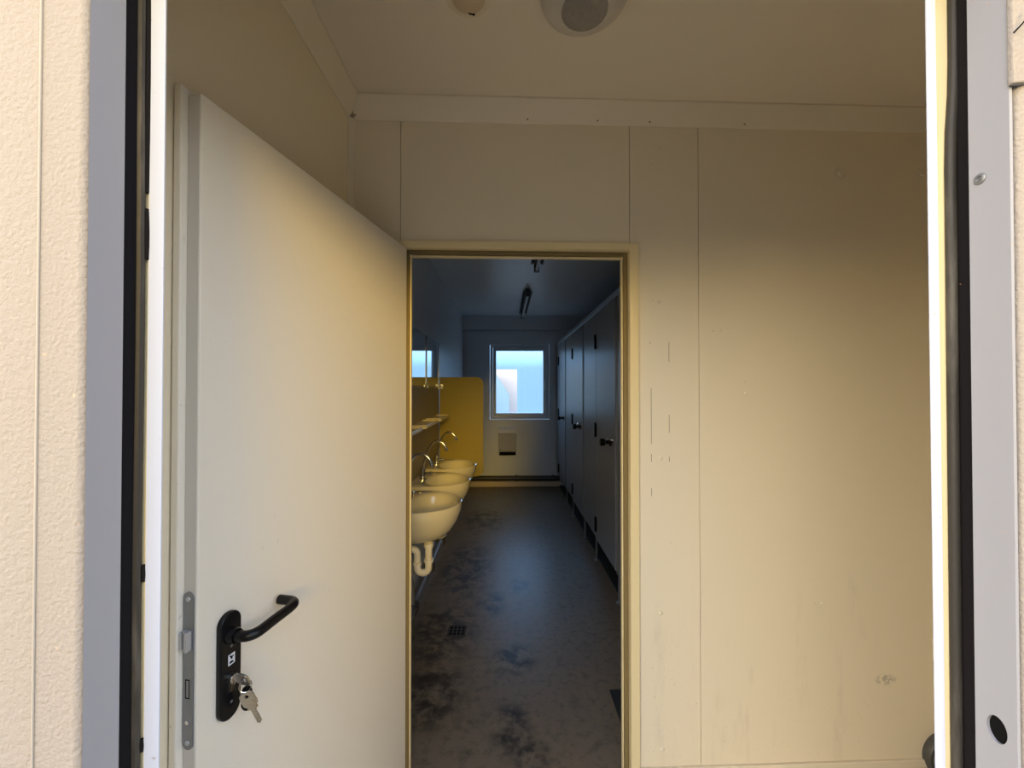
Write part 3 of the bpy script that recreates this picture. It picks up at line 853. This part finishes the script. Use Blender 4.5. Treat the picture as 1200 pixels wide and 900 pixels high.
# ------------------------------------------------------------------ toilet cubicles on the right
XD = 0.762
def cub_panel(y0, y1, feet, label):
    t = thing('cubicle_divider', label, 'divider', (XD, y0, 0), 0, 'fixed panels between the cubicle doors')
    bm = BM(); box(bm, 0.002, 0.028, 0, y1-y0, 0.205, 2.105); obj('board', bm, M_cub, t, bevel=0.002)
    for yy in (0.0, y1-y0):
        bm = BM(); box(bm, -0.002, 0.030, yy-0.008, yy+0.008, 0.19, 2.105); obj('edge_profile', bm, M_steel, t, bevel=0.002)
    for yy in feet:
        bm = BM(); lathe(bm, [(0.024, 0.0), (0.024, 0.005), (0.012, 0.012), (0.010, 0.03), (0.010, 0.21)], (0.014, yy, 0), 'z', 20); obj('foot', bm, M_steel, t, smooth=True)
    bm = BM(); box(bm, 0.031, XR-XD-0.004, (y1-y0)/2-0.013, (y1-y0)/2+0.013, 0.16, 2.10); obj('side_board', bm, M_cub, t)
    return t
cub_panel(1.66, 2.755, (0.04, 1.085), 'grey fixed cubicle panel nearest the lobby, before the first cubicle door')
cub_panel(3.388, 3.935, (0.05, 0.545), 'grey fixed cubicle panel between the first and second cubicle doors')
cub_panel(4.568, 5.115, (0.05, 0.545), 'grey fixed cubicle panel between the second and third cubicle doors')

def cub_door(y0, label):
    w = 0.585
    t = thing('cubicle_door', label, 'cubicle door', (XD, y0, 0), 0, 'grey cubicle doors')
    bm = BM(); box(bm, -0.006, 0.020, 0, w, 0.205, 2.095); obj('board', bm, M_cub, t, bevel=0.003)
    for z in (0.33, 1.12, 1.86):
        bm = BM(); lathe(bm, [(0.0, -0.062), (0.0095, -0.06), (0.0095, 0.06), (0, 0.062)], (-0.010, w+0.010, z), 'z', 12)
        box(bm, -0.0085, -0.004, w-0.014, w+0.010, z-0.05, z+0.05)
        obj('hinge', bm, M_dark, t, smooth=True)
    bm = BM(); lathe(bm, [(0.030, 0.0), (0.030, -0.008), (0.014, -0.012), (0.014, -0.042), (0.026, -0.046), (0.028, -0.072), (0.022, -0.078), (0, -0.078)], (-0.006, 0.12, 1.08), 'x', 24)
    k = obj('knob', bm, M_plast, t, smooth=True)
    bm = BM(); lathe(bm, [(0.020, 0), (0.020, -0.006), (0, -0.008)], (-0.006, 0.062, 1.10), 'x', 20); tube(bm, [(-0.008, 0.062, 1.10), (-0.045, 0.06, 1.115)], 0.009, 10)
    obj('latch', bm, M_chrome, t, smooth=True)
    return t
cub_door(2.772, 'grey cubicle door nearest the lobby with a dark knob')
cub_door(3.952, 'grey cubicle door in the middle of the row of three')
cub_door(5.132, 'grey cubicle door nearest the window wall')
bm = BM(); box(bm, 5.74, 5.98, 0, 1, 0, 1); bm.free()
bm = BM(); box(bm, 0.758, 0.798, 1.62, YF-0.03, 2.105, 2.15)
tag(obj('cubicle_rail', bm, M_alu, bevel=0.004), 'long metal head rail above the row of grey cubicle doors', 'rail')
bm = BM(); box(bm, 0.764, 0.79, 5.735, YF-0.012, 0.205, 2.105)
tag(obj('cubicle_post', bm, M_cub, bevel=0.002), 'narrow grey end post between the last cubicle door and the window wall', 'post')

# ------------------------------------------------------------------ fluorescent battens
def batten(y0, y1, x, label):
    t = thing('ceiling_tube_light', label, 'tube light', (x, y0, ZC), 0, 'unlit tube lights on the washroom ceiling')
    n = y1-y0
    bm = BM(); prism(bm, [(-0.024, 0), (0.024, 0), (0.024, -0.026), (0.014, -0.038), (-0.014, -0.038), (-0.024, -0.026)], lambda p, q, h: (p, h, q), 0, n); obj('housing', bm, M_cap, t, bevel=0.002)
    bm = BM(); tube(bm, [(0, 0.03, -0.066), (0, n-0.03, -0.066)], 0.014, 14); obj('tube', bm, M_white, t, smooth=True)
    for yy in (0.0, n-0.04):
        bm = BM(); box(bm, -0.022, 0.022, yy, yy+0.035, -0.085, -0.02); obj('lamp_holder', bm, M_cap, t, bevel=0.004)
    for k in range(2):
        s = -1 if k else 1
        bm = BM(); prism(bm, [(0.024*s, -0.006), (0.052*s, -0.03), (0.050*s, -0.032), (0.022*s, -0.010)], lambda p, q, h: (p, h, q), 0.05, n-0.05); obj('reflector', bm, M_cap, t)
    return t
batten(4.32, 5.72, 0.236, 'unlit tube light on the washroom ceiling close to the window wall')
batten(2.05, 3.45, 0.262, 'unlit tube light on the washroom ceiling close to the doorway')

# ------------------------------------------------------------------ outside
bm = BM(); box(bm, -60, 60, -60, 14, -0.30, -0.15)
struct(obj('ground', bm, M_ground))
bm = BM(); box(bm, -3.2, 16, -7.4, -7.0, -0.15, 2.5)  # unseen wall added behind the camera to block low sun and horizon light
struct(obj('added_sun_blocker', bm, mat('dark_sun_blocker', (0.09, 0.07, 0.05), 0.8)))
nb = thing('site_cabin', 'pale outbuilding with a blue-grey sloping lean-to seen through the washroom window', 'cabin', (-2.9, 13.0, -0.15))
bm = BM(); prism(bm, [(-3, 0), (3.26, 0), (3.26, 2.23), (-3, 2.23)], lambda p, q, h: (p, h, q), 0, 0.9); obj('walls', bm, M_neigh, nb)
bm = BM(); prism(bm, [(-3, 0), (3.0, 0), (3.0, 1.43), (2.88, 1.62), (2.60, 2.02), (-3, 2.05)], lambda p, q, h: (p, h, q), -0.6, -0.05); obj('lean_to', bm, M_roofdark, nb)

# ------------------------------------------------------------------ light: hazy bright sky, low warm glow behind the viewer, blue ahead
SKY_BACK, SKY_FRONT, GLOW, GLOW_HIGH = 0.72, 1.6, (3.0, 2.25, 1.12), (1.05, 1.0, 0.97)
LOBES = (((-0.80, -0.52, 0.27), 1.9), ((0.66, -0.66, 0.34), 0.62))
w = bpy.data.worlds.new('sky')
scene.world = w
w.use_nodes = True
nt = w.node_tree
bg = nt.nodes['Background']
tc = nt.nodes.new('ShaderNodeTexCoord')
sep = nt.nodes.new('ShaderNodeSeparateXYZ')
nt.links.new(tc.outputs['Generated'], sep.inputs[0])
ramp = nt.nodes.new('ShaderNodeValToRGB')
e = ramp.color_ramp.elements
e[0].position = 0.0; e[0].color = (0.150, 0.27, 0.385, 1)
e[1].position = 0.7; e[1].color = (0.48, 0.82, 1.45, 1)
m_ = e.new(0.16); m_.color = (0.78, 1.45, 2.45, 1)
m_ = e.new(0.05); m_.color = (0.158, 0.285, 0.41, 1)
nt.links.new(sep.outputs['Z'], ramp.inputs['Fac'])
blue = nt.nodes.new('ShaderNodeVectorMath'); blue.operation = 'SCALE'
nt.links.new(ramp.outputs['Color'], blue.inputs[0])
bs = nt.nodes.new('ShaderNodeMapRange')
bs.inputs['From Min'].default_value = -0.3; bs.inputs['From Max'].default_value = 1.0
bs.inputs['To Min'].default_value = SKY_BACK; bs.inputs['To Max'].default_value = SKY_FRONT
nt.links.new(sep.outputs['Y'], bs.inputs['Value'])
nt.links.new(bs.outputs['Result'], blue.inputs['Scale'])
total = None
for dv, amp in LOBES:
    dot = nt.nodes.new('ShaderNodeVectorMath'); dot.operation = 'DOT_PRODUCT'
    dot.inputs[1].default_value = Vector(dv).normalized()
    nt.links.new(tc.outputs['Generated'], dot.inputs[0])
    mr = nt.nodes.new('ShaderNodeMapRange'); mr.interpolation_type = 'SMOOTHSTEP'
    mr.inputs['From Min'].default_value = 0.5; mr.inputs['From Max'].default_value = 1.0
    mr.inputs['To Max'].default_value = amp
    nt.links.new(dot.outputs['Value'], mr.inputs['Value'])
    if total is None:
        total = mr.outputs['Result']
    else:
        ad = nt.nodes.new('ShaderNodeMath'); ad.operation = 'ADD'
        nt.links.new(total, ad.inputs[0]); nt.links.new(mr.outputs['Result'], ad.inputs[1])
        total = ad.outputs[0]
glow = nt.nodes.new('ShaderNodeVectorMath'); glow.operation = 'SCALE'
gm = nt.nodes.new('ShaderNodeMix'); gm.data_type = 'RGBA'; gm.clamp_factor = True
gz = nt.nodes.new('ShaderNodeMapRange')
gz.inputs['From Min'].default_value = 0.12; gz.inputs['From Max'].default_value = 0.65
nt.links.new(sep.outputs['Z'], gz.inputs['Value'])
nt.links.new(gz.outputs['Result'], gm.inputs['Factor'])
gm.inputs['A'].default_value = (*GLOW, 1); gm.inputs['B'].default_value = (*GLOW_HIGH, 1)
nt.links.new(gm.outputs['Result'], glow.inputs[0])
nt.links.new(total, glow.inputs['Scale'])
add = nt.nodes.new('ShaderNodeVectorMath'); add.operation = 'ADD'
nt.links.new(blue.outputs[0], add.inputs[0]); nt.links.new(glow.outputs[0], add.inputs[1])
nt.links.new(add.outputs[0], bg.inputs['Color'])
bg.inputs['Strength'].default_value = 1.0

# low warm sun, veiled by haze, coming over the added blocker wall
sl = bpy.data.lights.new('sun', 'SUN')
sl.energy = 2.8
sl.color = (1.0, 0.63, 0.06)
sl.angle = math.radians(24)
so = bpy.data.objects.new('sun', sl); col.objects.link(so)
az, el = math.radians(10), math.radians(8)
d = Vector((-math.sin(az)*math.cos(el), math.cos(az)*math.cos(el), -math.sin(el)))
so.rotation_euler = d.to_track_quat('-Z', 'Y').to_euler()
so.location = (1.5, -12, 4)

# ------------------------------------------------------------------ camera
cam = bpy.data.cameras.new('camera')
cam.sensor_width = 36
cam.lens = 36 * 470 / 1200
cam.clip_start = 0.02
co = bpy.data.objects.new('camera', cam)
col.objects.link(co)
co.location = (0, 0, 1.47)
co.rotation_euler = (math.radians(90 + 0.6), 0, math.radians(-0.85))
scene.camera = co

scene.view_settings.view_transform = 'Standard'
scene.view_settings.look = 'None'
scene.view_settings.gamma = 1
scene.view_settings.use_curve_mapping = False
scene.view_settings.exposure = 0.74
scene.cycles.use_denoising = True
scene.cycles.max_bounces = 12
scene.cycles.diffuse_bounces = 8
